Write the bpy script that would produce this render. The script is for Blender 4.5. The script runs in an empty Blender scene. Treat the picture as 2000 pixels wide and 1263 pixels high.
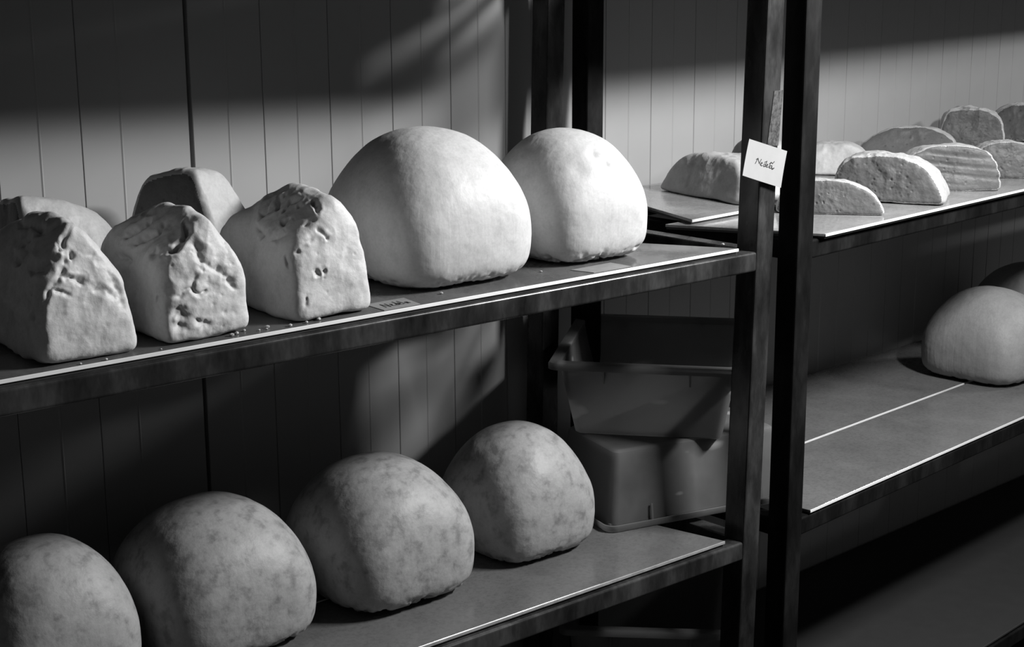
import bpy, bmesh, math, random
import numpy as np
from mathutils import Vector, Matrix

# ------------------------------------------------------------------ camera
sc = bpy.context.scene
YAW, PITCH, ROLL = math.radians(42.9), math.radians(13.1), math.radians(0.35)
fw = Vector((math.sin(YAW)*math.cos(PITCH), math.cos(YAW)*math.cos(PITCH), -math.sin(PITCH)))
rt = Vector((math.cos(YAW), -math.sin(YAW), 0))
up = rt.cross(fw)
rt2 = rt*math.cos(ROLL) - up*math.sin(ROLL)
up2 = up*math.cos(ROLL) + rt*math.sin(ROLL)
cd = bpy.data.cameras.new('camera')
cd.sensor_width = 36.0
cd.lens = 3068.0/2000.0*36.0
cd.clip_start = 0.05
cam = bpy.data.objects.new('camera', cd)
M = Matrix((rt2, up2, -fw)).transposed().to_4x4()
M.translation = Vector((0, 0, 1.5))
cam.matrix_world = M
sc.collection.objects.link(cam)
sc.camera = cam

# ------------------------------------------------------------------ world, lamp, exposure
w = bpy.data.worlds.new('dim_room')
sc.world = w
w.use_nodes = True
w.node_tree.nodes['Background'].inputs[0].default_value = (0.5, 0.5, 0.5, 1)
w.node_tree.nodes['Background'].inputs[1].default_value = 0.14
def aisle_lamp(x, energy, aim):
    ld = bpy.data.lights.new('aisle_lamp', 'AREA')
    ld.shape = 'RECTANGLE'
    ld.size, ld.size_y = 0.46, 0.08
    ld.energy = energy
    lo = bpy.data.objects.new('aisle_lamp', ld)
    lo.location = (x, 0.66, 1.905)
    lo.rotation_euler = (Vector(aim) - Vector(lo.location)).to_track_quat('-Z', 'Y').to_euler()
    sc.collection.objects.link(lo)
aisle_lamp(2.36, 56, (1.3, 1.9, 1.0))
aisle_lamp(4.40, 21, (4.2, 1.9, 0.95))
sc.view_settings.view_transform = 'Standard'
sc.view_settings.look = 'None'
sc.view_settings.exposure = 0.0
sc.view_settings.gamma = 1.0
sc.view_settings.use_curve_mapping = False

# ------------------------------------------------------------------ helpers
COL = sc.collection
def link(name, me, mat=None, parent=None):
    o = bpy.data.objects.new(name, me)
    COL.objects.link(o)
    if mat is not None and me is not None and not me.materials:
        me.materials.append(mat)
    if parent is not None:
        o.parent = parent
        o.matrix_parent_inverse = parent.matrix_world.inverted()
    return o
def empty(name, loc):
    o = bpy.data.objects.new(name, None)
    o.location = loc
    o.empty_display_size = 0.05
    COL.objects.link(o)
    bpy.context.view_layer.update()
    return o
def tag(o, label=None, cat=None, group=None, kind=None):
    if label: o['label'] = label
    if cat: o['category'] = cat
    if group: o['group'] = group
    if kind: o['kind'] = kind
    return o
def mesh_from(name, verts, faces, smooth=False):
    me = bpy.data.meshes.new(name)
    me.from_pydata([tuple(map(float, v)) for v in verts], [], faces)
    me.update()
    if smooth:
        for p in me.polygons: p.use_smooth = True
    return me
def bm_mesh(name, bm, smooth=False):
    me = bpy.data.meshes.new(name)
    bmesh.ops.recalc_face_normals(bm, faces=bm.faces[:])
    bm.to_mesh(me); bm.free()
    if smooth:
        for p in me.polygons: p.use_smooth = True
    return me
def hexa(corners, bevel=0.0, seg=2):
    """bmesh box from 8 corners: bottom 4 (ccw) then top 4"""
    bm = bmesh.new()
    v = [bm.verts.new(c) for c in corners]
    for f in ((3,2,1,0),(4,5,6,7),(0,1,5,4),(1,2,6,5),(2,3,7,6),(3,0,4,7)):
        bm.faces.new([v[i] for i in f])
    if bevel > 0:
        bmesh.ops.bevel(bm, geom=bm.edges[:], offset=bevel, segments=seg, affect='EDGES', profile=0.5)
    return bm
def prism(poly, z0, z1, bevel=0.0):
    bm = bmesh.new()
    a = [bm.verts.new((x, y, z0)) for x, y in poly]
    b = [bm.verts.new((x, y, z1)) for x, y in poly]
    n = len(poly)
    bm.faces.new(a[::-1]); bm.faces.new(b)
    for i in range(n):
        bm.faces.new((a[i], a[(i+1) % n], b[(i+1) % n], b[i]))
    bmesh.ops.recalc_face_normals(bm, faces=bm.faces[:])
    if bevel > 0:
        bmesh.ops.bevel(bm, geom=bm.edges[:], offset=bevel, segments=1, affect='EDGES')
    return bm

# ---- numpy gradient noise
_rs = np.random.RandomState(7)
_perm = _rs.permutation(256); _perm = np.concatenate([_perm, _perm, _perm])
_g = _rs.normal(size=(256, 3)); _g /= np.linalg.norm(_g, axis=1)[:, None]
def noise(P):
    P = np.asarray(P, float) + 100.0
    I = np.floor(P).astype(int); Fr = P - I; I &= 255
    Wt = Fr*Fr*Fr*(Fr*(Fr*6-15)+10)
    out = 0
    for dx in (0, 1):
        for dy in (0, 1):
            for dz in (0, 1):
                h = _perm[_perm[_perm[(I[:, 0]+dx) & 255] + ((I[:, 1]+dy) & 255)] + ((I[:, 2]+dz) & 255)]
                d = Fr - np.array([dx, dy, dz])
                v = (_g[h]*d).sum(1)
                wx = Wt[:, 0] if dx else 1-Wt[:, 0]
                wy = Wt[:, 1] if dy else 1-Wt[:, 1]
                wz = Wt[:, 2] if dz else 1-Wt[:, 2]
                out = out + v*wx*wy*wz
    return out*1.6
def fbm(P, oct=4, gain=0.5):
    a, s, o = 1.0, 1.0, 0
    for i in range(oct):
        o = o + a*noise(P*s + 17.3*i); a *= gain; s *= 2.03
    return o
def ridged(P, oct=3):
    a, s, o = 1.0, 1.0, 0
    for i in range(oct):
        o = o + a*(1-np.abs(noise(P*s + 9.1*i))*2.2); a *= .5; s *= 2.1
    return o/1.75

_ico = {}
def ico(l):
    if l not in _ico:
        bm = bmesh.new()
        bmesh.ops.create_icosphere(bm, subdivisions=l, radius=1)
        bm.verts.ensure_lookup_table()
        V = np.array([v.co[:] for v in bm.verts])
        Fc = [tuple(v.index for v in f.verts) for f in bm.faces]
        bm.free(); _ico[l] = (V/np.linalg.norm(V, axis=1)[:, None], Fc)
    return _ico[l]

# ------------------------------------------------------------------ materials
def newmat(name):
    m = bpy.data.materials.new(name); m.use_nodes = True
    nt = m.node_tree
    b = nt.nodes['Principled BSDF']
    return m, nt, b
def g3(v): return (v, v, v, 1)
def coords(nt, scale=(1, 1, 1)):
    tc = nt.nodes.new('ShaderNodeTexCoord'); mp = nt.nodes.new('ShaderNodeMapping')
    mp.inputs['Scale'].default_value = scale
    nt.links.new(tc.outputs['Object'], mp.inputs['Vector'])
    return mp.outputs['Vector']
def noise_node(nt, vec, scale, detail=4, rough=.55):
    n = nt.nodes.new('ShaderNodeTexNoise')
    n.inputs['Scale'].default_value = scale; n.inputs['Detail'].default_value = detail
    n.inputs['Roughness'].default_value = rough
    nt.links.new(vec, n.inputs['Vector'])
    return n.outputs['Fac']
def ramp(nt, fac, stops):
    r = nt.nodes.new('ShaderNodeValToRGB')
    while len(r.color_ramp.elements) < len(stops): r.color_ramp.elements.new(.5)
    for e, (p, c) in zip(r.color_ramp.elements, stops):
        e.position = p; e.color = g3(c)
    nt.links.new(fac, r.inputs['Fac'])
    return r.outputs['Color']
def mult(nt, a, b, fac=1.0):
    m = nt.nodes.new('ShaderNodeMix'); m.data_type = 'RGBA'; m.blend_type = 'MULTIPLY'
    m.inputs['Factor'].default_value = fac
    nt.links.new(a, m.inputs['A']); nt.links.new(b, m.inputs['B'])
    return m.outputs['Result']
def bump(nt, b, height, strength, dist=0.002, prev=None):
    n = nt.nodes.new('ShaderNodeBump')
    n.inputs['Strength'].default_value = strength; n.inputs['Distance'].default_value = dist
    nt.links.new(height, n.inputs['Height'])
    if prev is not None: nt.links.new(prev, n.inputs['Normal'])
    nt.links.new(n.outputs['Normal'], b.inputs['Normal'])
    return n.outputs['Normal']

def cheese_mat(name, base, mottle, bumps=0.25, streak=0.0, pores=0.0):
    m, nt, b = newmat(name)
    v = coords(nt)
    big = ramp(nt, noise_node(nt, v, 9, 3), [(.3, base*.86), (.7, base)])
    spots = ramp(nt, noise_node(nt, v, 42, 4, .6), [(.33, 1-mottle), (.47, 1-mottle*.25), (.6, 1.0)])
    col = mult(nt, big, spots)
    fine = ramp(nt, noise_node(nt, v, 240, 3, .6), [(.3, .9), (.6, 1.0)])
    col = mult(nt, col, fine)
    prev = bump(nt, b, noise_node(nt, v, 130, 5, .62), bumps, .0022)
    if pores > 0:
        vo = nt.nodes.new('ShaderNodeTexVoronoi'); vo.inputs['Scale'].default_value = 55
        nt.links.new(v, vo.inputs['Vector'])
        pr = ramp(nt, vo.outputs['Distance'], [(.06, .35), (.2, 1.0)])
        col = mult(nt, col, pr, pores)
        prev = bump(nt, b, pr, .5*pores, .003, prev)
    if streak > 0:
        v2 = coords(nt, (34, 34, 1.3))
        prev = bump(nt, b, noise_node(nt, v2, 3.0, 2), streak, .003, prev)
    nt.links.new(col, b.inputs['Base Color'])
    b.inputs['Roughness'].default_value = .52
    b.inputs['Specular IOR Level'].default_value = .3
    b.inputs['Subsurface Weight'].default_value = 0.0
    return m
CH_SMOOTH = cheese_mat('cheese_smooth', .50, .12, .14, .13)
CH_MOTTLED = cheese_mat('cheese_mottled', .30, .44, .24, .08)
CH_CRACK = cheese_mat('cheese_cracked', .56, .16, .30)
CH_CUT = cheese_mat('cheese_cut_face', .13, .14, .45, 0, .55)
CH_LOAF = cheese_mat('cheese_loaf_skin', .44, .16, .25)
CH_DIMMED = cheese_mat('cheese_dim_light', .30, .10, .16, .25)  # same cheese darkened in its colour to stand in for dimmer light
CH_RIND = cheese_mat('cheese_rind', .44, .12, .25)

def steel_mat(name, base, rough=.42, metal=.55, spec=.2):
    m, nt, b = newmat(name)
    v = coords(nt, (1, 1, .35))
    c = ramp(nt, noise_node(nt, v, 16, 5, .65), [(.34, base*.35), (.5, base), (.66, base*2.3)])
    nt.links.new(c, b.inputs['Base Color'])
    r = ramp(nt, noise_node(nt, v, 30, 4), [(.3, rough*.8), (.7, min(1, rough*1.3))])
    nt.links.new(r, b.inputs['Roughness'])
    b.inputs['Metallic'].default_value = metal
    b.inputs['Specular IOR Level'].default_value = spec
    bump(nt, b, noise_node(nt, v, 120, 3), .06, .001)
    return m
STEEL = steel_mat('dark_steel', .028, .25, .35)
STEEL_R = steel_mat('blackened_steel', .006, .62, .0, .06)
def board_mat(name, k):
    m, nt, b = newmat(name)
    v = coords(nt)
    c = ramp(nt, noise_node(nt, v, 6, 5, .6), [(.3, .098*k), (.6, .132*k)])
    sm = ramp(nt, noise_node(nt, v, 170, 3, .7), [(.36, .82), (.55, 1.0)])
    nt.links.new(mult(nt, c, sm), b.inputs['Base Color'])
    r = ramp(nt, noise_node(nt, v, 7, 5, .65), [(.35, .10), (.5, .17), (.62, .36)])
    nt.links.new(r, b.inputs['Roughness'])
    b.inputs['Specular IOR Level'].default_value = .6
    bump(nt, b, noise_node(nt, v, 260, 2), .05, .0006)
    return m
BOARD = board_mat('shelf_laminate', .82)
BOARD_MID = board_mat('mid_shelf_laminate', 1.15)  # same laminate in a slightly lighter tone
BOARD_SHEEN = board_mat('wall_sheen_laminate', 2.2)  # laminate lightened to paint in the lit wall's reflection
def plain(name, base, rough=.5, spec=.4, noise_amt=.1, nscale=30):
    m, nt, b = newmat(name)
    v = coords(nt)
    nt.links.new(ramp(nt, noise_node(nt, v, nscale, 4), [(.3, base*(1-noise_amt)), (.7, base)]), b.inputs['Base Color'])
    b.inputs['Roughness'].default_value = rough
    b.inputs['Specular IOR Level'].default_value = spec
    return m
EDGE = plain('white_board_edge', .75, .45)
EDGE_GREY = plain('grey_board_edge', .30, .45, .4, .35, 60)  # mottled grey edge, darker than the white one
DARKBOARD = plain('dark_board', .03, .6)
WALL = plain('painted_panel', .275, .38, .45, .05, 8)
GAP = plain('dark_joint', .02, .9, .1)
CONCRETE = plain('dark_concrete', .06, .8, .2, .4, 12)
CEIL = plain('ceiling_paint', .12, .8, .2)
PAPER = plain('note_paper', .27, .8, .2, .06, 40)
CARD = plain('greasy_card', .24, .4, .5, .2, 60)
INK = plain('black_ink', .012, .6)
def tub_mat():
    m, nt, b = newmat('translucent_tub_plastic')
    out = nt.nodes['Material Output']
    b.inputs['Base Color'].default_value = g3(.30)
    b.inputs['Roughness'].default_value = .3
    b.inputs['Specular IOR Level'].default_value = .5
    tr = nt.nodes.new('ShaderNodeBsdfTranslucent'); tr.inputs['Color'].default_value = g3(.5)
    mx = nt.nodes.new('ShaderNodeMixShader'); mx.inputs[0].default_value = .5
    v = coords(nt)
    c = ramp(nt, noise_node(nt, v, 14, 4), [(.3, .13), (.7, .20)])
    sm = ramp(nt, noise_node(nt, coords(nt, (1, 1, 2.2)), 11, 2, .4), [(.68, 0.0), (.74, 1.0)])     # dried whey smears
    mc = nt.nodes.new('ShaderNodeMix'); mc.data_type = 'RGBA'
    nt.links.new(sm, mc.inputs['Factor']); nt.links.new(c, mc.inputs['A']); mc.inputs['B'].default_value = g3(.5)
    c = mc.outputs['Result']
    nt.links.new(c, b.inputs['Base Color'])
    nt.links.new(b.outputs[0], mx.inputs[1]); nt.links.new(tr.outputs[0], mx.inputs[2])
    nt.links.new(mx.outputs[0], out.inputs['Surface'])
    return m
TUB = tub_mat()
def tape_mat():
    m, nt, b = newmat('clear_tape')
    v = coords(nt)
    nt.links.new(ramp(nt, noise_node(nt, v, 120, 4, .7), [(.35, .02), (.62, .085)]), b.inputs['Base Color'])
    b.inputs['Roughness'].default_value = .35
    return m
TAPE = tape_mat()

# ------------------------------------------------------------------ setting
WY = 2.05
wall = link('wall_back', bm_mesh('wall_back', hexa([(-.6,WY+.012,0),(6.0,WY+.012,0),(6.0,WY+.08,0),(-.6,WY+.08,0),
      (-.6,WY+.012,2.45),(6.0,WY+.012,2.45),(6.0,WY+.08,2.45),(-.6,WY+.08,2.45)])), GAP)
tag(wall, 'pale ribbed panel wall behind the racks', kind='structure')
def panel_mesh(width, ridge):
    g = .0004; c = .0009
    prof = [(g, WY+.012), (g, WY+c), (g+c, WY), (ridge-.0022, WY), (ridge, WY-.0011), (ridge+.0022, WY), (width-g-c, WY), (width-g, WY+c), (width-g, WY+.012)]
    n = len(prof); V = []; Fc = []
    for z in (0.0, 2.45):
        V += [(x, y, z) for x, y in prof]
    for i in range(n-1): Fc.append((i, i+1, n+i+1, n+i))
    Fc.append(tuple(range(n))[::-1]); Fc.append(tuple(range(n, 2*n)))
    return mesh_from('wall_panel', V, Fc)
PW = .1275
pm = panel_mesh(PW, PW/2)
for k in range(-13, 37):
    if k < 0:
        x0 = 1.073 + PW*k
        me = pm
    else:
        x0 = 1.2555 + PW*k
        me = pm
    link('panel', me, WALL, wall).location.x = x0
link('panel', panel_mesh(1.2495-1.073, .0635), WALL, wall).location.x = 1.073
fl = link('floor', bm_mesh('floor', hexa([(-.6,-1.6,-.05),(6,-1.6,-.05),(6,WY+.08,-.05),(-.6,WY+.08,-.05),(-.6,-1.6,0),(6,-1.6,0),(6,WY+.08,0),(-.6,WY+.08,0)])), CONCRETE)
tag(fl, 'dark concrete floor under the racks', kind='structure')
ce = link('ceiling', bm_mesh('ceiling', hexa([(-.6,-1.6,2.45),(6,-1.6,2.45),(6,WY+.08,2.45),(-.6,WY+.08,2.45),(-.6,-1.6,2.5),(6,-1.6,2.5),(6,WY+.08,2.5),(-.6,WY+.08,2.5)])), CEIL)
tag(ce, 'plain ceiling over the racks', kind='structure')

# ------------------------------------------------------------------ racks
LV = [.106, .580, 1.054, 1.528]       # top of the beams on each level
BH = .031
TW = .041
HT = 1.64
def post(parent, x, y, lean, zref=1.05):
    c = []
    for z in (0.0, HT):
        dx = lean*(z-zref)
        c += [(x+dx, y, z), (x+TW+dx, y, z), (x+TW+dx, y+TW, z), (x+dx, y+TW, z)]
    return link('post', bm_mesh('post', hexa(c, .003, 2)), RACK_MAT, parent)
def beam(name, parent, a, b, inward, ztop, wid=.03):
    a = Vector((a[0], a[1])); b = Vector((b[0], b[1])); n = Vector(inward)*wid
    c = []
    for z in (ztop-BH, ztop):
        for q in (a, b, b+n, a+n): c.append((q.x, q.y, z))
    return link(name, bm_mesh(name, hexa(c, .0040, 4)), RACK_MAT, parent)
def rack(name, loc, xl, xr, front, yb, lean, label, mat):
    global RACK_MAT
    RACK_MAT = mat
    """xl/xr: outer x of the rack; front(x) -> y of front plane"""
    r = empty(name, loc)
    tag(r, label, 'rack')
    for x in (xl, xr-TW):
        post(r, x, front(x), lean)
        post(r, x, yb, lean)
    for z in LV:
        s = lean*(z-1.05)
        a, b = xl+TW+s-.001, xr-TW+s+.001
        beam('front_beam', r, (a, front(a)), (b, front(b)), (0, 1), z)
        beam('back_beam', r, (a, yb+.01), (b, yb+.01), (0, 1), z)
        for x in (xl+s, xr-TW+s):
            yf = front(x)+TW
            c = []
            for zz in (z-BH, z):
                c += [(x+.005, yf-.001, zz), (x+.035, yf-.001, zz), (x+.035, yb+.001, zz), (x+.005, yb+.001, zz)]
            link('side_beam', bm_mesh('side_beam', hexa(c, .0025, 2)), RACK_MAT, r)
    return r
LEAN = .0255
def lf(x): return 1.4955 - .0524*(x-1.909)
def rf(x): return 1.4975 + .0480*(x-2.016)
LXL, LXR = .10, 1.9495
RXL, RXR = 2.0155, 4.62
rackL = rack('shelf_rack', ((LXL+LXR)/2, 1.75, 0), LXL, LXR, lf, 1.967, LEAN, 'dark steel rack on the left holding the big round cheeses and tubs', STEEL)
rackR = rack('shelf_rack', ((RXL+RXR)/2, 1.75, 0), RXL, RXR, rf, 1.968, .003, 'blackened steel rack on the right with the flat cheese loaves', STEEL_R)

def board(poly, z, label, mat=None, t=.0085, edge=True, edge_mat=None, group=None):
    """poly: corners ccw from front-left; first edge is the visible front edge"""
    cx = sum(p[0] for p in poly)/len(poly); cy = sum(p[1] for p in poly)/len(poly)
    loc = [(x-cx, y-cy) for x, y in poly]
    r = empty('shelf_board', (cx, cy, z))
    tag(r, label, 'board', group)
    o = link('panel_top', bm_mesh('panel_top', prism(loc, .0037, t, .0006)), mat or BOARD)
    o.parent = r
    k = link('shadow_gap', bm_mesh('shadow_gap', prism([(x*.9985, y*.985) for x, y in loc], .0002, .0040)), DARKBOARD)  # dark strip painting the shadow gap between board and beam
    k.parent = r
    # pale cut edge along the front
    a = Vector(loc[0]); b = Vector(loc[1]); d = (b-a).normalized(); n = Vector((d.y, -d.x))
    if edge:
        q = [a+n*.0012, b+n*.0012, b, a]
        e = link('edge_band', bm_mesh('edge_band', prism([(v.x, v.y) for v in q], .0037, t-.0002, .0003)), edge_mat or EDGE)
        e.parent = r
    return r
ZU, ZL = LV[2], LV[1]
# left rack
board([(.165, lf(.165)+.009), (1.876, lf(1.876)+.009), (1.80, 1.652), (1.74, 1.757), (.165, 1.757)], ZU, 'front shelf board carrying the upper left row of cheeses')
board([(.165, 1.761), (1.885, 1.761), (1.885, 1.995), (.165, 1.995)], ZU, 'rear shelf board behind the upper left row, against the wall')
board([(.165, lf(.165)+.009), (1.8625, lf(1.8625)+.009), (1.825, 1.70), (1.812, 1.757), (.165, 1.757)], ZL, 'front shelf board under the lower left cheeses and plastic tubs', edge_mat=EDGE_GREY)
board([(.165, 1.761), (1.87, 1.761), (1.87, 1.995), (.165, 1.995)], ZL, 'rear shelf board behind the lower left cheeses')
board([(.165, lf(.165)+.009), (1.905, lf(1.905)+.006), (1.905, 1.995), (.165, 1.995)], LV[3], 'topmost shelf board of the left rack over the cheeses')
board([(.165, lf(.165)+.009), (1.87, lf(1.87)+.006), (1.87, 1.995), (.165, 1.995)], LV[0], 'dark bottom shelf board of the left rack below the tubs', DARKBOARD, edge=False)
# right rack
board([(2.0775, rf(2.0745)-.010), (4.55, rf(4.55)-.010), (4.55, 1.735), (1.965, 1.735), (1.998, 1.668)], ZU, 'front shelf board under the flat cheese loaves on the right', BOARD_SHEEN)
board([(1.992, 1.700), (4.55, 1.755), (4.55, 2.02), (2.10, 2.035), (2.0466, 1.8486)], ZU+.0088, 'rear shelf board overlapping the front one under the right loaves', BOARD_SHEEN)
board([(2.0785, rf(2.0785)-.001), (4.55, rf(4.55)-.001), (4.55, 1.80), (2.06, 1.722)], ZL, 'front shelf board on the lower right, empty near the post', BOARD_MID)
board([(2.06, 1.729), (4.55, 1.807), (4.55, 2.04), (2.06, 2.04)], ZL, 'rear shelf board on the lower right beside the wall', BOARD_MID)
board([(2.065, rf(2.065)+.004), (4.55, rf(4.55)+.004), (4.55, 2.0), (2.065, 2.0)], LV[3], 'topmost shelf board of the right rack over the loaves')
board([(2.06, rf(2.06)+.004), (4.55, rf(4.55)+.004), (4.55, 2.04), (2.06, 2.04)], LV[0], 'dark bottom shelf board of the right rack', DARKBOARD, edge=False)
TU, TL = ZU+.0085, ZL+.0085            # tops of the boards

# ------------------------------------------------------------------ cheeses: round domes
def dome_pts(Un, a, b, h, zc, nb, nt, m, tuck=.06, mb=6.0):
    x, y, z = Un.T
    t = np.clip((z+.15)/.95, 0, 1); t = t*t*(3-2*t); n = nb+(nt-nb)*t
    rho = (np.abs(x/a)**n+np.abs(y/b)**n)**(1/n)
    mm = np.where(z >= 0, m, mb); hh = np.where(z >= 0, h-zc, zc)
    P = Un*(1/((rho**mm+np.abs(z/hh)**mm)**(1/mm)))[:, None]
    s = np.where(P[:, 2] < 0, 1-tuck*(-P[:, 2]/zc)**2, 1)
    P[:, 0] *= s; P[:, 1] *= s; P[:, 2] += zc
    return P
def cheese_dome(loc, prm, rot, mat, seed, label, group, crumble=.004, extra=None):
    Un, Fc = ico(7)
    P = dome_pts(Un, *prm)
    S = P*1.0 + seed*3.7
    d = fbm(S*7, 2)*.0018 + fbm(S*40, 3)*.0004
    # ragged lower rim
    rim = np.exp(-((P[:, 2]-.004)/.011)**2)
    d = d - rim*np.clip(fbm(S*45+5, 3)+.1, 0, 1)*crumble*2.2 + rim*fbm(S*90, 2)*.0012
    P = P + Un*d[:, None]
    if extra is not None: P = extra(P, Un)
    P[:, 2] = np.maximum(P[:, 2], 0.0)
    me = mesh_from('cheese_dome', P, Fc, True)
    o = link('cheese_dome', me, mat)
    o.location = loc; o.rotation_euler.z = rot
    return tag(o, label, 'cheese', group)
LRT, RRT = math.radians(-3), math.radians(2.8)
gU, gL, gR = 'round cheeses on the upper left shelf', 'round cheeses on the lower left shelf', 'round cheeses on the lower right shelf'
def dents(pts):
    def f(P, Un):
        for c, r, dep in pts:
            q = np.linalg.norm(P-np.array(c), axis=1)
            P = P - Un*(dep*np.exp(-(q/r)**2))[:, None]
        return P
    return f
cheese_dome((1.4040, 1.6870, TU), (.1245, .1290, .2086, .072, 3.9, 2.45, 2.15), LRT, CH_SMOOTH, 1, 'largest pale smooth round cheese in the middle of the upper left shelf', gU)
cheese_dome((1.6570, 1.6640, TU), (.1000, .1090, .1899, .070, 3.9, 2.45, 2.15), LRT, CH_SMOOTH, 2, 'smooth round cheese with small dents, upper shelf nearest the posts', gU, .007,
            dents([((-.012, -.072, .158), .007, .004), ((.002, -.085, .143), .006, .005), ((-.045, -.078, .135), .012, .003)]))
cheese_dome((.8391, 1.7840, TL), (.1020, .1050, .1977, .070, 3.9, 2.45, 2.15), LRT, CH_MOTTLED, 3, 'mottled round cheese cut off by the lower left picture corner', gL)
cheese_dome((1.0800, 1.7740, TL), (.1205, .1250, .1958, .070, 3.9, 2.45, 2.15), LRT, CH_MOTTLED, 4, 'mottled round cheese with a dark crumbling base, second on the lower shelf', gL, .009)
cheese_dome((1.3500, 1.7460, TL), (.1180, .1250, .2020, .072, 3.9, 2.45, 2.15), LRT, CH_MOTTLED, 5, 'mottled round cheese in the middle of the lower left shelf', gL, .008)
cheese_dome((1.6190, 1.7340, TL), (.1030, .1080, .1977, .072, 3.9, 2.45, 2.15), LRT, CH_MOTTLED, 6, 'round cheese beside the stacked plastic tubs on the lower shelf', gL)
cheese_dome((3.0884, 1.7671, TL), (.1240, .1240, .1970, .068, 3.9, 2.45, 2.15), RRT, CH_DIMMED, 7, 'round cheese on the lower right shelf straddling the board gap', gR, .002)
cheese_dome((3.44, 1.87, TL), (.120, .120, .190, .068, 3.9, 2.45, 2.15), RRT, CH_DIMMED, 8, 'round cheese half hidden at the right edge of the lower right shelf', gR, .002)

# ------------------------------------------------------------------ cheeses: cracked lumps and cut pieces
def body(planes, center, p, Un):
    c = np.array(center)
    s = 0
    for n, d in planes:
        n = np.array(n, float); L = np.linalg.norm(n); n = n/L
        dd = d/L - n@c
        s = s + np.maximum(0, (Un@n)/dd)**p
    r = 1/s**(1/p)
    return c + Un*r[:, None]
def seg_dist(P, a, b):
    a = np.array(a); b = np.array(b); ab = b-a
    t = np.clip(((P-a)@ab)/(ab@ab), 0, 1)
    return np.linalg.norm(P-(a+t[:, None]*ab), axis=1)
def lump(name, loc, rot, planes, center, p, mats, label, seed, cat='cheese', group=None, lvl=7, disp=None, cutn=None, cutcos=.93, creases=()):
    Un, Fc = ico(lvl)
    P = body(planes, center, p, Un)
    N0 = None
    P0 = P.copy()
    if disp is not None:
        P = P + Un*disp(P, Un, seed)[:, None]
    if len(creases):
        Q = P0 + np.stack([fbm(P0*60+k*31.7+seed, 2) for k in range(3)], -1)*.0035      # wander off the straight lines
        mod = np.clip(.75+.9*fbm(P0*70+seed*3.1, 2), .15, 1.3)
    for line, wid, dep in creases:
        pts = [np.array(q) for q in line]
        dm = np.full(len(P0), 9.0); tt = np.zeros(len(P0))
        tot = sum(np.linalg.norm(b-a) for a, b in zip(pts[:-1], pts[1:])); run = 0.0
        for a, b in zip(pts[:-1], pts[1:]):
            ab = b-a; l = np.linalg.norm(ab)
            t = np.clip(((Q-a)@ab)/(ab@ab), 0, 1)
            dd = np.linalg.norm(Q-(a+t[:, None]*ab), axis=1)
            cl = dd < dm
            dm = np.where(cl, dd, dm); tt = np.where(cl, (run+t*l)/tot, tt); run += l
        fade = np.clip(np.minimum(tt, 1-tt)*5+.25, 0, 1)           # thin out towards the ends
        k = dm/(wid*(.6+.5*fade))
        P = P + Un*(-dep*1.05*mod*fade*np.exp(-np.abs(k)**1.6) + .16*dep*fade*np.exp(-((k-2.2)/1.3)**2))[:, None]
    P[:, 2] = np.maximum(P[:, 2], 0)
    me = mesh_from(name, P, Fc, True)
    for m in mats: me.materials.append(m)
    if cutn is not None and len(mats) > 1:
        cn = np.array(cutn, float); cn /= np.linalg.norm(cn)
        Fa = np.array(Fc); e1 = P0[Fa[:, 1]]-P0[Fa[:, 0]]; e2 = P0[Fa[:, 2]]-P0[Fa[:, 0]]
        fn = np.cross(e1, e2); fn /= np.linalg.norm(fn, axis=1)[:, None]+1e-12
        idx = (fn@cn > cutcos).astype(np.int32)
        me.polygons.foreach_set('material_index', idx)
    o = link(name, me)
    o.location = loc; o.rotation_euler.z = rot
    return tag(o, label, cat, group)

def rough_disp(amp, crease, top=.1):
    def f(P, Un, seed):
        S = P + seed*5.3
        hi = np.clip((P[:, 2]-top)/.06, 0, 1)
        return fbm(S*13, 3)*amp + crease*(ridged(S*np.array([22, 22, 13]), 2)-.62)*(.25+.75*hi) + fbm(S*60, 3)*amp*.16
    return f
def pits(P, Un, seed, n, face=True):
    """small gas holes in the cut face"""
    r = np.random.RandomState(seed*13+1); d = np.zeros(len(P))
    idx = np.where((P[:, 1] < P[:, 1].min()+.022) & (P[:, 2] > .006))[0] if face else np.where(P[:, 2] > .01)[0]
    for i in r.choice(idx, n):
        rad = r.uniform(.0011, .0021)
        q = np.linalg.norm(P-P[i], axis=1)/rad
        d += -rad*r.uniform(.4, 1.1)*np.exp(-q**2)
    return d
gK = 'cracked cheese lumps at the upper left'
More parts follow.
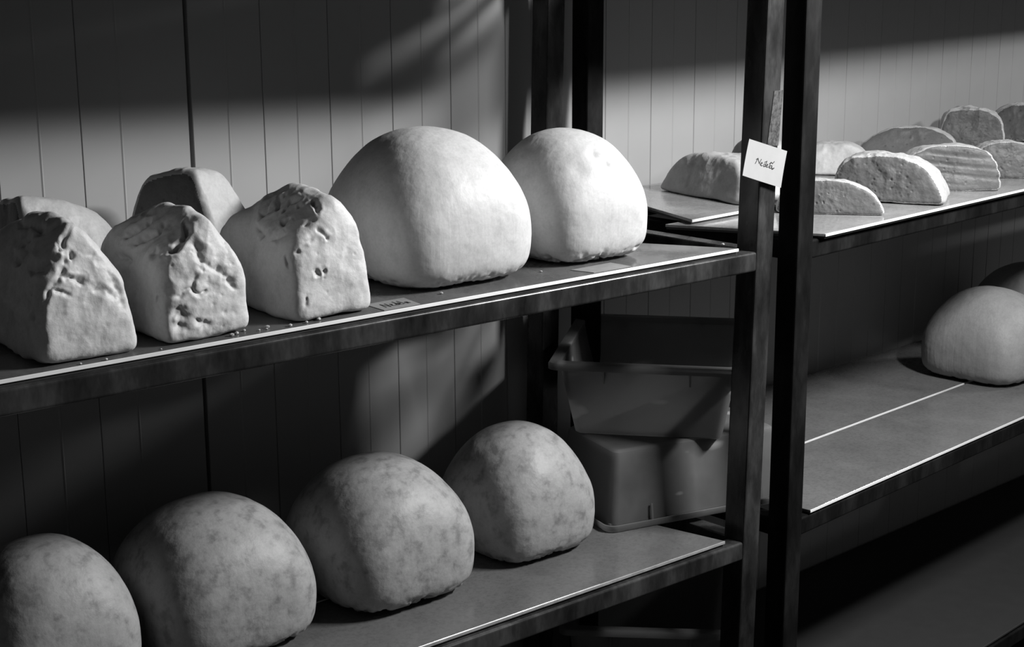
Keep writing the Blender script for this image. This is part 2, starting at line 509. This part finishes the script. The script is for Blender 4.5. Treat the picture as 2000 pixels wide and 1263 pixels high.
# local frame: x right, y back from the front foot, z up
def lump_planes(w, T, zT, zS, top, depth):
    tx, ty, tz = T
    return [((0, 0, -1), 0), ((-1, 0, .06), w), ((1, 0, .08), w), ((0, -1, .10), .0), ((tx, ty, tz), -tx*w+tz*zT),
            ((.76, -.05, .64), .76*w+.64*zS), ((0, -.30, .95), .95*top), ((0, .55, .83), .83*top+.55*depth*.55), ((0, 1, .15), depth)]
CREASES = {
'a': [([(-0.0016, 0.0301, 0.1542), (-0.0114, 0.0203, 0.146), (-0.0205, 0.0169, 0.1325), (-0.0195, 0.0129, 0.1206), (-0.0262, 0.0105, 0.1024), (-0.0417, 0.0094, 0.0847), (-0.0515, 0.0113, 0.0676), (-0.0552, 0.0133, 0.0474), (-0.0527, 0.0075, 0.0388)], 0.0026, 0.0045),
   ([(-0.0289, 0.0102, 0.0986), (-0.0135, 0.0094, 0.0939), (0.0045, 0.009, 0.0896)], 0.0022, 0.004),
   ([(-0.0363, 0.0087, 0.0843), (-0.0162, 0.0076, 0.0763)], 0.0022, 0.0035),
   ([(-0.0551, 0.0474, 0.0748), (-0.0565, 0.0318, 0.0564), (-0.0563, 0.0161, 0.0434), (-0.0556, 0.0083, 0.022)], 0.0055, 0.005),
   ([(-0.0261, 0.1197, 0.1476), (-0.0242, 0.0713, 0.1471), (-0.0274, 0.0447, 0.1385)], 0.0035, 0.004),
   ([(-0.0274, 0.0447, 0.1385), (-0.0186, 0.0387, 0.1483), (-0.003, 0.0324, 0.1553)], 0.004, 0.0035),
   ([(-0.0486, 0.0447, 0.105), (-0.0417, 0.0206, 0.1109), (-0.0316, 0.0155, 0.1181)], 0.005, 0.005),
   ([(-0.0261, 0.0196, 0.1304), (-0.0226, 0.0173, 0.1312)], 0.0035, 0.006),
   ([(-0.0128, 0.0131, 0.1249), (-0.0108, 0.0118, 0.1161)], 0.0028, 0.006),
   ([(0.0056, 0.0083, 0.0832), (0.0223, 0.0075, 0.0747), (0.0359, 0.0067, 0.0655)], 0.0035, 0.003),
   ([(-0.0, 0.0122, 0.1204), (0.0161, 0.013, 0.1199)], 0.0025, 0.002),
   ([(0.029, 0.0099, 0.0955), (0.0398, 0.0077, 0.0725), (0.0451, 0.0064, 0.055)], 0.004, 0.003),
   ([(-0.0335, 0.0837, 0.137), (-0.0432, 0.0696, 0.12), (-0.0505, 0.0824, 0.1053)], 0.006, 0.004),
   ([(-0.0518, 0.0313, 0.0926), (-0.0546, 0.0363, 0.0783)], 0.005, 0.004)],
'b': [([(-0.0502, 0.1202, 0.115), (-0.0416, 0.0988, 0.1243), (-0.0254, 0.0882, 0.1375)], 0.0038, 0.0055),
   ([(-0.0496, 0.0911, 0.1097), (-0.0318, 0.0644, 0.1249), (-0.0183, 0.0649, 0.1376)], 0.0035, 0.0045),
   ([(-0.045, 0.0306, 0.1007), (-0.0301, 0.0209, 0.1115), (-0.0155, 0.0234, 0.1262), (-0.0102, 0.0375, 0.1369)], 0.0028, 0.0065),
   ([(-0.0547, 0.1382, 0.0873), (-0.0536, 0.0851, 0.093)], 0.004, 0.004),
   ([(-0.0144, 0.0156, 0.1189), (-0.0022, 0.0095, 0.0943), (0.0185, 0.0079, 0.0791), (0.0408, 0.0058, 0.0552)], 0.0045, 0.005),
   ([(-0.0513, 0.0094, 0.0581), (-0.0392, 0.006, 0.0584), (-0.0238, 0.0066, 0.0664), (-0.0056, 0.0083, 0.0832)], 0.0028, 0.0035),
   ([(-0.0251, 0.0066, 0.0655), (-0.0154, 0.0058, 0.0581), (-0.0012, 0.0055, 0.0555)], 0.0028, 0.006),
   ([(-0.0472, 0.0057, 0.046), (-0.0407, 0.0032, 0.0301), (-0.0442, 0.0024, 0.0144)], 0.0095, 0.007),
   ([(-0.0564, 0.0286, 0.0562), (-0.0573, 0.0208, 0.0376)], 0.0035, 0.004),
   ([(-0.0101, 0.0087, 0.087), (-0.0034, 0.0083, 0.0832)], 0.003, 0.004),
   ([(-0.0211, 0.0029, 0.0283), (-0.0061, 0.0022, 0.0195), (-0.0136, 0.0023, 0.0111)], 0.0035, 0.0035),
   ([(-0.0464, 0.0505, 0.1046), (-0.0461, 0.0393, 0.1018)], 0.005, 0.005),
   ([(0.0159, 0.0031, 0.0312), (0.0364, 0.0026, 0.0245)], 0.004, 0.0025)],
'c': [([(-0.0474, 0.1014, 0.1179), (-0.0368, 0.1002, 0.1303), (-0.0223, 0.1045, 0.1432)], 0.0026, 0.0042),
   ([(-0.0335, 0.0853, 0.1312), (-0.022, 0.0868, 0.1417), (-0.0119, 0.0865, 0.15)], 0.0026, 0.005),
   ([(-0.0401, 0.0937, 0.126), (-0.0289, 0.0879, 0.1358), (-0.0168, 0.0949, 0.1469)], 0.0024, 0.003),
   ([(-0.0299, 0.0682, 0.1317), (-0.0185, 0.0679, 0.1419), (-0.012, 0.0589, 0.1458)], 0.0024, 0.0045),
   ([(-0.0199, 0.0487, 0.1373), (-0.0097, 0.0517, 0.1464)], 0.0024, 0.0045),
   ([(-0.0063, 0.0399, 0.1466), (-0.0086, 0.0255, 0.1404), (-0.0118, 0.0182, 0.1322)], 0.0022, 0.004),
   ([(-0.0534, 0.0598, 0.0973), (-0.0479, 0.0404, 0.1075)], 0.0035, 0.0035),
   ([(-0.0485, 0.0132, 0.0903), (-0.0455, 0.0108, 0.0882)], 0.0025, 0.004),
   ([(-0.0549, 0.0284, 0.0841), (-0.0561, 0.0202, 0.0665)], 0.003, 0.0045),
   ([(-0.0332, 0.0218, 0.1184), (-0.0163, 0.0166, 0.1269)], 0.003, 0.0025),
   ([(-0.0173, 0.0127, 0.1163), (-0.0022, 0.0098, 0.0983)], 0.0022, 0.004),
   ([(-0.0292, 0.0063, 0.0626), (-0.0191, 0.0056, 0.0561)], 0.0022, 0.004),
   ([(-0.0177, 0.0064, 0.0636), (-0.0117, 0.0059, 0.0591)], 0.0022, 0.004),
   ([(-0.042, 0.0036, 0.0336), (-0.0457, 0.0027, 0.0211)], 0.003, 0.003),
   ([(-0.0582, 0.0236, 0.0423), (-0.0584, 0.0158, 0.0277)], 0.0035, 0.003),
   ([(-0.0257, 0.0119, 0.1086), (-0.0426, 0.0105, 0.091)], 0.003, 0.0018),
   ([(-0.0507, 0.1029, 0.1116), (-0.0536, 0.08, 0.0989)], 0.005, 0.004),
   ([(-0.0317, 0.0493, 0.1269), (-0.0435, 0.0534, 0.1156)], 0.003, 0.003)]}
LUMPS = [('a', (.819, 1.570, TU), (.060, (-.80, -.10, .60), .088, .085, .165, .20), 'deeply cracked cheese lump at the left picture edge, front row', .0042, .0050),
         ('b', (.970, 1.562, TU), (.060, (-.66, -.20, .70), .080, .085, .155, .20), 'crumpled cheese lump with a pitted base, between the two other cracked lumps', .0042, .0050),
         ('c', (1.144, 1.551, TU), (.061, (-.66, -.12, .72), .092, .102, .152, .22), 'pale cheese lump with wrinkled top, beside the largest round cheese', .0032, .0032)]
NTOP = {'a': (4, 5, 6, 12), 'b': (0, 1, 2, 3), 'c': (0, 1, 2, 3, 4, 5, 17)}      # folds of the cloth on the upper sides run deeper
for i, (key, loc, pr, label, amp, cr) in enumerate(LUMPS):
    lump('cracked_cheese', loc, LRT, lump_planes(*pr), (0, .08, .065), 10, [CH_CRACK], label, i+1, group=gK,
         disp=(lambda P, Un, sd, f=rough_disp(amp, cr, .05), n=(8, 34, 10)[i]: f(P, Un, sd) + .7*pits(P, Un, sd+20, n)), creases=[(l, w_, d_*(1.8 if q in NTOP[key] else 1)) for q, (l, w_, d_) in enumerate(CREASES[key])])
# cut pieces standing behind the lumps
gB = 'cut cheese halves behind the cracked lumps'
lump('cheese_half', (1.135, 1.815, TU), LRT+.42, [((0,0,-1),0), ((-1,0,.1),.0), ((.55,-.35,.62),.135), ((.9,0,.3),.125), ((0,-1,.35),.02), ((0,-.5,.8),.135), ((.2,.2,1),.180), ((0,1,.2),.17), ((0,.6,.7),.205)],
     (.05, .075, .07), 8, [CH_RIND, CH_CUT], 'cut cheese half with a dark flat face, standing behind the lumps', 4, group=gB, disp=rough_disp(.003, .003, .1), cutn=(-1, 0, .1), cutcos=.95)
lump('cheese_half', (.86, 1.82, TU), LRT, [((0,0,-1),0), ((-1,0,.1),.0), ((.55,-.35,.62),.125), ((.9,0,.3),.17), ((0,-1,.35),.02), ((0,-.5,.8),.125), ((.2,.2,1),.165), ((0,1,.2),.15), ((0,.6,.7),.17)],
     (.05, .075, .07), 8, [CH_RIND, CH_CUT], 'lower cut cheese piece at the far left against the wall', 5, group=gB, disp=rough_disp(.003, .003, .1), cutn=(-1, 0, .1), cutcos=.95)

# flat loaves on the upper right shelf; local frame: cut face towards -y, x along the cut, z up
gF = 'flat cheese loaves on the upper right shelf'
def loaf(A, B, D, H, label, seed, z=TU, ql=1.25, qr=1.9, amp=.0045, cre=.005, tilt=.10, mats=None, lvl=6, disp=None, top=0.0):
    """A, B: foot of the cut face at its left and right end as seen; D: depth behind it;
    ql, qr: bluntness of the two ends (1.2 boxy, 2 rounded); top: fall of the upper side to the right"""
    A = Vector(A); B = Vector(B); u = (B-A); L = u.length; u /= L
    nb = Vector((-u.y, u.x))            # away from the cut face
    c = (A+B)/2 + nb*D/2
    pl = [((0, 0, -1), 0), ((0, -1, tilt), D*.5), ((0, 1, .35), D*.55), ((0, .5, .85), H*.85*.97+.25*D)]
    for th in (6, 26, 48, 70, 90, 110, 132, 154, 174):
        t = math.radians(th); q = qr if th < 90 else ql
        pl.append(((math.cos(t), .06, math.sin(t)), ((L*.5*abs(math.cos(t)))**q + (H*math.sin(t))**q)**(1/q)))
    return lump('cheese_loaf', (c.x, c.y, z), math.atan2(u.y, u.x), pl, (0, 0, H*.42), 11, mats or [CH_RIND, CH_CUT],
                label, seed, group=gF, lvl=lvl, disp=disp or rough_disp(amp, cre, .03), cutn=(0, -1, tilt), cutcos=.80)
def porous_disp(n, amp, cre):
    f = rough_disp(amp, cre, .03)
    return lambda P, Un, seed: f(P, Un, seed) + pits(P, Un, seed, n) + fbm((P+seed)*85, 3)*.0007
def layered_disp(P, Un, seed):
    S = P + seed*5.3
    lay = np.sin((P[:, 2]+.010*P[:, 0]/.1)*2*math.pi/.0185)
    front = np.clip(-P[:, 1]/.03, 0, 1)*np.clip((P[:, 2]-.01)/.01, 0, 1)
    return fbm(S*14, 3)*.004 + .0016*np.clip(lay, -1, .25)*front + fbm(S*70, 2)*.0008 + pits(P, Un, seed, 30)
TB = TU+.0088
loaf((2.206, 1.973), (2.160, 1.735), .15, .076, 'rounded loaf at the left end of the upper right shelf, left of the note', 11, TB, 1.5, 1.5, .004, .004, .42, mats=[CH_LOAF, CH_LOAF], lvl=7)
loaf((2.47, 2.02), (2.43, 1.875), .10, .080, 'loaf half hidden behind the paper note', 12, TB, 1.6, 1.6)
loaf((2.182, 1.676), (2.296, 1.522), .075, .060, 'low loaf with a smooth cut face just right of the posts', 13, TU, 1.5, 1.95, .003, .003, lvl=7, disp=porous_disp(22, .003, .003))
loaf((2.372, 1.694), (2.455, 1.507), .135, .085, 'porous loaf with a bright right rind, front of the right shelf', 14, TU, 1.22, 1.85, lvl=7, disp=porous_disp(60, .004, .005))
loaf((2.558, 1.678), (2.695, 1.535), .10, .085, 'layered loaf with striped cut face near the shelf edge', 15, TU, 1.6, 1.30, lvl=7, disp=layered_disp)
loaf((2.548, 1.935), (2.628, 1.790), .15, .062, 'long pale loaf lying behind the porous one', 16, TB, 1.9, 1.5, .005, .006, .5, mats=[CH_RIND, CH_RIND])
loaf((2.860, 1.985), (2.970, 1.790), .16, .064, 'loaf with a dark hole in the second row on the right', 17, TB, 1.95, 1.6, .005, .008, .9)
loaf((2.815, 1.680), (2.910, 1.565), .10, .072, 'loaf at the right picture edge, front row', 18, TU, 1.5, 1.4, .005, .006, lvl=7, disp=porous_disp(30, .005, .006))
loaf((3.185, 1.975), (3.260, 1.860), .10, .088, 'dark block-shaped chunk at the back right of the shelf', 19, TB, 1.12, 1.25, .005, .009, lvl=7, disp=porous_disp(40, .005, .009))
loaf((3.350, 1.960), (3.430, 1.800), .14, .086, 'pale loaf with a dark crust behind the block-shaped chunk', 20, TB, 1.4, 1.4, .006, .009, .4)

# ------------------------------------------------------------------ plastic tubs
def rrect(L, W, r, n=5):
    pts = []
    for cx, cy, a0 in ((L/2-r, -W/2+r, -90), (L/2-r, W/2-r, 0), (-L/2+r, W/2-r, 90), (-L/2+r, -W/2+r, 180)):
        for i in range(n+1):
            a = math.radians(a0+90*i/n); pts.append((cx+r*math.cos(a), cy+r*math.sin(a)))
    return pts
def loft(rings, close_last=True):
    V = []; Fc = []; n = len(rings[0])
    for r in rings: V += r
    for k in range(len(rings)-1):
        for i in range(n):
            j = (i+1) % n
            Fc.append((k*n+i, k*n+j, (k+1)*n+j, (k+1)*n+i))
    if close_last: Fc.append(tuple((len(rings)-1)*n+i for i in range(n)))
    return V, Fc
def ring(L, W, r, z): return [(x, y, z) for x, y in rrect(L, W, r*.55)]
def tub(name, loc, rot, L, W, H, label, flip=False, taper=.03, lip=.017, group=None):
    """open tub, origin at its foot centre; L/W outer rim size"""
    r = empty(name, loc)
    tag(r, label, 'tub', group)
    l, ww = L-2*lip, W-2*lip
    t = .003
    rings = [ring(l-2*taper, ww-2*taper, .016, 0), ring(l-2*taper+.004, ww-2*taper+.004, .02, .004)]
    rings = [ring(l-2*taper-.012, ww-2*taper-.012, .014, 0.0), ring(l-2*taper-.003, ww-2*taper-.003, .018, .003), ring(l-2*taper, ww-2*taper, .02, .009), ring(l, ww, .026, H-.010)]
    inner = [ring(l-2*t, ww-2*t, .024, H-.010), ring(l-2*taper-2*t, ww-2*taper-2*t, .018, .009), ring(l-2*taper-.016, ww-2*taper-.016, .012, .004)]
    V, Fc = loft(rings+inner)
    Fc.append(tuple(range(len(rings[0])))[::-1])
    o = link('shell', mesh_from('shell', V, Fc), TUB); o.parent = r
    rim = [ring(l-2*t, ww-2*t, .024, H-.011), ring(l-2*t, ww-2*t, .024, H-.001), ring(l-.002, ww-.002, .026, H), ring(L-.004, W-.004, .032, H-.001), ring(L, W, .034, H-.004), ring(L, W, .034, H-.012), ring(L-.003, W-.003, .032, H-.0125), ring(L-.005, W-.005, .031, H-.005), ring(l+.001, ww+.001, .027, H-.005), ring(l+.001, ww+.001, .027, H-.011)]
    V, Fc = loft(rim, False)
    o2 = link('rim', mesh_from('rim', V, Fc), TUB); o2.parent = r
    # stiffening tabs under the rim
    for sx in (-1, 1):
        for sy in (-1, 1):
            x = sx*(l/2-.075); y = sy*(ww/2+.0005)
            c = [(x-.0015, y, H-.036), (x+.0015, y, H-.036), (x+.0015, y+sy*.002, H-.036), (x-.0015, y+sy*.002, H-.036),
                 (x-.0015, y-sy*.004, H-.010), (x+.0015, y-sy*.004, H-.010), (x+.0015, y+sy*(lip-.006), H-.010), (x-.0015, y+sy*(lip-.006), H-.010)]
            k = link('rib', bm_mesh('rib', hexa(c)), TUB); k.parent = r
    for ob in (o, o2):
        for pz in ob.data.polygons: pz.use_smooth = True
        ob.data.set_sharp_from_angle(angle=math.radians(40))
    if flip:
        r.rotation_euler = (math.pi, 0, rot); r.location.z += H
    else:
        r.rotation_euler.z = rot
    return r
# the inverted tub bridges the two racks, the open one sits across it
a17 = math.radians(-16.7)
c17, s17 = math.cos(a17), math.sin(a17)
fx, fy = 1.748, 1.654
Lt, Wt_, Ht = .365, .215, .130
cx = fx + c17*Lt/2 - s17*Wt_/2; cy = fy + s17*Lt/2 + c17*Wt_/2
tub('plastic_tub', (cx, cy, TL), a17, Lt, Wt_, Ht, 'grey plastic tub turned upside down on the lower shelf by the posts', True, .012, .012)
a53 = math.radians(-53.2)
dx_, dy_ = math.cos(a53), math.sin(a53)
ux_, uy_ = -dy_, dx_
Lu, Wu = .328, .385
px, py = 1.745, 1.795
cx = px + dx_*Lu/2 + ux_*Wu/2; cy = py + dy_*Lu/2 + uy_*Wu/2
tub('plastic_tub', (cx, cy, TL+Ht+.0005), a53, Lu, Wu, .1315, 'open grey plastic tub sitting askew on the upturned one', False, .022, .018)
px, py = 1.83, 1.853
a48 = math.radians(-48)
dx_, dy_ = math.cos(a48), math.sin(a48)
ux_, uy_ = -dy_, dx_
cx = px + dx_*Lu/2 + ux_*Wu/2; cy = py + dy_*Lu/2 + uy_*Wu/2
tub('plastic_tub', (cx, cy, LV[0]+.0087), a48, Lu, Wu, .22, 'dim plastic tub in the shadow on the bottom shelf', False, .022, .018)

# ------------------------------------------------------------------ paper note, tape, cards, crumbs
NP = Vector((1.9138, 1.4905, 1.1918))
def note():
    P4 = [Vector((1.8757, 1.4905, 1.2322)), Vector((1.9699, 1.4905, 1.2055)), Vector((1.9523, 1.4905, 1.1505)), Vector((1.8573, 1.4905, 1.1789))]
    r = empty('paper_note', NP); tag(r, 'square white paper note with handwriting taped to the front post', 'note')
    n = 10; V = []; Fc = []
    def pt(u, v):
        q = P4[0]*(1-u)*(1-v)+P4[1]*u*(1-v)+P4[2]*u*v+P4[3]*(1-u)*v
        q = q - NP
        q.y -= .0022*v*v + .0015*(2*u-1)**2*v
        return q
    for k in (0, 1):
        for i in range(n+1):
            for j in range(n+1):
                q = pt(i/n, j/n); V.append((q.x, q.y+.0003*k, q.z))
    m = (n+1)**2
    for i in range(n):
        for j in range(n):
            a = i*(n+1)+j
            Fc.append((a, a+1, a+n+2, a+n+1)); Fc.append((m+a, m+a+n+1, m+a+n+2, m+a+1))
    for i in range(n):
        for (a, b) in ((i, i+1), ((n)*(n+1)+i+1, n*(n+1)+i)): Fc.append((a, m+a, m+b, b))
        for (a, b) in (((i+1)*(n+1), i*(n+1)), (i*(n+1)+n, (i+1)*(n+1)+n)): Fc.append((a, m+a, m+b, b))
    s = link('sheet', mesh_from('sheet', V, Fc, False), PAPER); s.parent = r
    # handwriting, strokes in sheet fractions
    W = [[(455,640),(487,580),(520,522),(528,580),(540,640),(562,590),(588,543)], [(480,548),(520,522)],
         [(557,652),(590,642),(607,626),(595,610),(572,630),(562,662),(578,684),(603,682)],
         [(662,640),(640,650),(624,678),(632,704),(652,695),(668,655)], [(653,610),(705,582),(684,630),(664,680),(668,704)],
         [(682,682),(708,676),(722,660),(708,646),(688,668),(684,700),(700,716),(726,704)],
         [(752,640),(790,603),(772,640),(748,690),(738,724)], [(797,608),(816,634),(858,588)],
         [(806,680),(776,678),(752,700),(752,732),(778,734),(802,690),(798,735),(815,744),(842,726)], [(846,730),(812,758),(790,748)]]
    c0 = [(350,105),(1137,355),(950,1112),(170,905)]
    A = np.array([[c0[1][0]-c0[0][0], c0[3][0]-c0[0][0]], [c0[1][1]-c0[0][1], c0[3][1]-c0[0][1]]], float)
    Ai = np.linalg.inv(A)
    V = []; Fc = []
    for st in W:
        pts = []
        for x, y in st:
            u, v = Ai@np.array([x-c0[0][0], y-c0[0][1]]); pts.append(pt(u, v)+Vector((0, -.0004, 0)))
        for a, b in zip(pts[:-1], pts[1:]):
            d = (b-a); d.y = 0; d.normalize(); nn = Vector((-d.z, 0, d.x))*.00052
            a2 = a-d*.0003; b2 = b+d*.0003; i0 = len(V)
            V += [tuple(a2+nn), tuple(b2+nn), tuple(b2-nn), tuple(a2-nn)]
            V += [tuple(q+Vector((0, .0003, 0))) for q in (a2+nn, b2+nn, b2-nn, a2-nn)]
            Fc += [(i0, i0+1, i0+2, i0+3), (i0+4, i0+7, i0+6, i0+5)] + [(i0+k, i0+4+k, i0+4+(k+1) % 4, i0+(k+1) % 4) for k in range(4)]
    h = link('handwriting', mesh_from('handwriting', V, Fc), INK); h.parent = r
    h['label'] = 'black handwritten word Nedeľa'
note()
def flat_poly(name, pts, thick, nrm, mat, label, cat):
    c = sum((Vector(p) for p in pts), Vector())/len(pts)
    bm = bmesh.new(); nrm = Vector(nrm)
    a = [bm.verts.new(Vector(p)-c) for p in pts]; b = [bm.verts.new(Vector(p)-c+nrm*thick) for p in pts]
    bm.faces.new(a[::-1]); bm.faces.new(b)
    n = len(pts)
    for i in range(n): bm.faces.new((a[i], a[(i+1) % n], b[(i+1) % n], b[i]))
    o = link(name, bm_mesh(name, bm), mat); o.location = c
    return tag(o, label, cat)
flat_poly('adhesive_tape', [(1.9385,1.4950,1.300),(1.9600,1.4949,1.300),(1.9522,1.4950,1.2150),(1.9250,1.4951,1.2170)], .0005, (0,-1,0), TAPE,
          'torn strip of old tape on the front post above the note', 'tape')
def card(pts, label, scribble):
    c = Vector((sum(p[0] for p in pts)/4, sum(p[1] for p in pts)/4, TU))
    r = empty('paper_card', c); tag(r, label, 'card')
    s = link('sheet', bm_mesh('sheet', prism([(p[0]-c.x, p[1]-c.y) for p in pts], .0002, .0009)), CARD); s.parent = r
    a = Vector(pts[0]); u = Vector(pts[3])-a; v = Vector(pts[1])-a
    V = []; Fc = []
    for st in scribble:
        q = [a+u*x+v*y for x, y in st]
        for p0, p1 in zip(q[:-1], q[1:]):
            d = (p1-p0).normalized(); nn = Vector((-d.y, d.x))*.0009; i0 = len(V)
            for zz in (.00095, .0011):
                for w_ in (p0+nn, p1+nn, p1-nn, p0-nn): V.append((w_.x-c.x, w_.y-c.y, zz))
            Fc += [(i0, i0+1, i0+2, i0+3), (i0+4, i0+7, i0+6, i0+5)] + [(i0+k, i0+4+k, i0+4+(k+1) % 4, i0+(k+1) % 4) for k in range(4)]
    h = link('handwriting', mesh_from('handwriting', V, Fc), INK); h.parent = r
SCR = [[(.18,.75),(.22,.3),(.30,.75),(.34,.3)], [(.38,.6),(.44,.52),(.40,.45),(.38,.7),(.44,.72)], [(.52,.5),(.48,.7),(.54,.7),(.56,.25)], [(.58,.6),(.64,.55),(.6,.45),(.58,.7),(.64,.72)], [(.68,.25),(.68,.7)], [(.8,.5),(.74,.55),(.76,.72),(.81,.5),(.82,.72)]]
card([(1.2156,1.5875),(1.212,1.5432),(1.269,1.5406),(1.2774,1.5847)], 'greasy card with dark scribbles lying beside the wrinkled lump', SCR)
card([(1.5689,1.5643),(1.5786,1.5270),(1.6508,1.5215),(1.6499,1.5622)], 'pale blank-looking card lying in front of the dented round cheese', [])
def crumbs():
    rnd = random.Random(4); bm = bmesh.new()
    spots = [(.80,1.556),(.83,1.553),(.90,1.553),(.995,1.552),(1.005,1.556),(1.02,1.563),(1.035,1.553),(1.045,1.552),(1.05,1.558),(1.075,1.545),(1.53,1.575),(1.88,1.53),(1.12,1.548),(1.33,1.56),(1.10,1.546)]
    for x, y in spots:
        r_ = rnd.uniform(.0012, .003)
        m = Matrix.Translation((x-1.0, y-1.540, r_*.7)) @ Matrix.Rotation(rnd.random()*3, 4, 'Z') @ Matrix.Diagonal((r_*1.3, r_, r_*.75, 1))
        bmesh.ops.create_icosphere(bm, subdivisions=1, radius=1, matrix=m)
    o = link('cheese_crumbs', bm_mesh('cheese_crumbs', bm), CH_RIND); o.location = (1.0, 1.55, TU)
    tag(o, 'tiny white cheese crumbs scattered along the upper shelf edge', 'crumbs', kind='stuff')
crumbs()
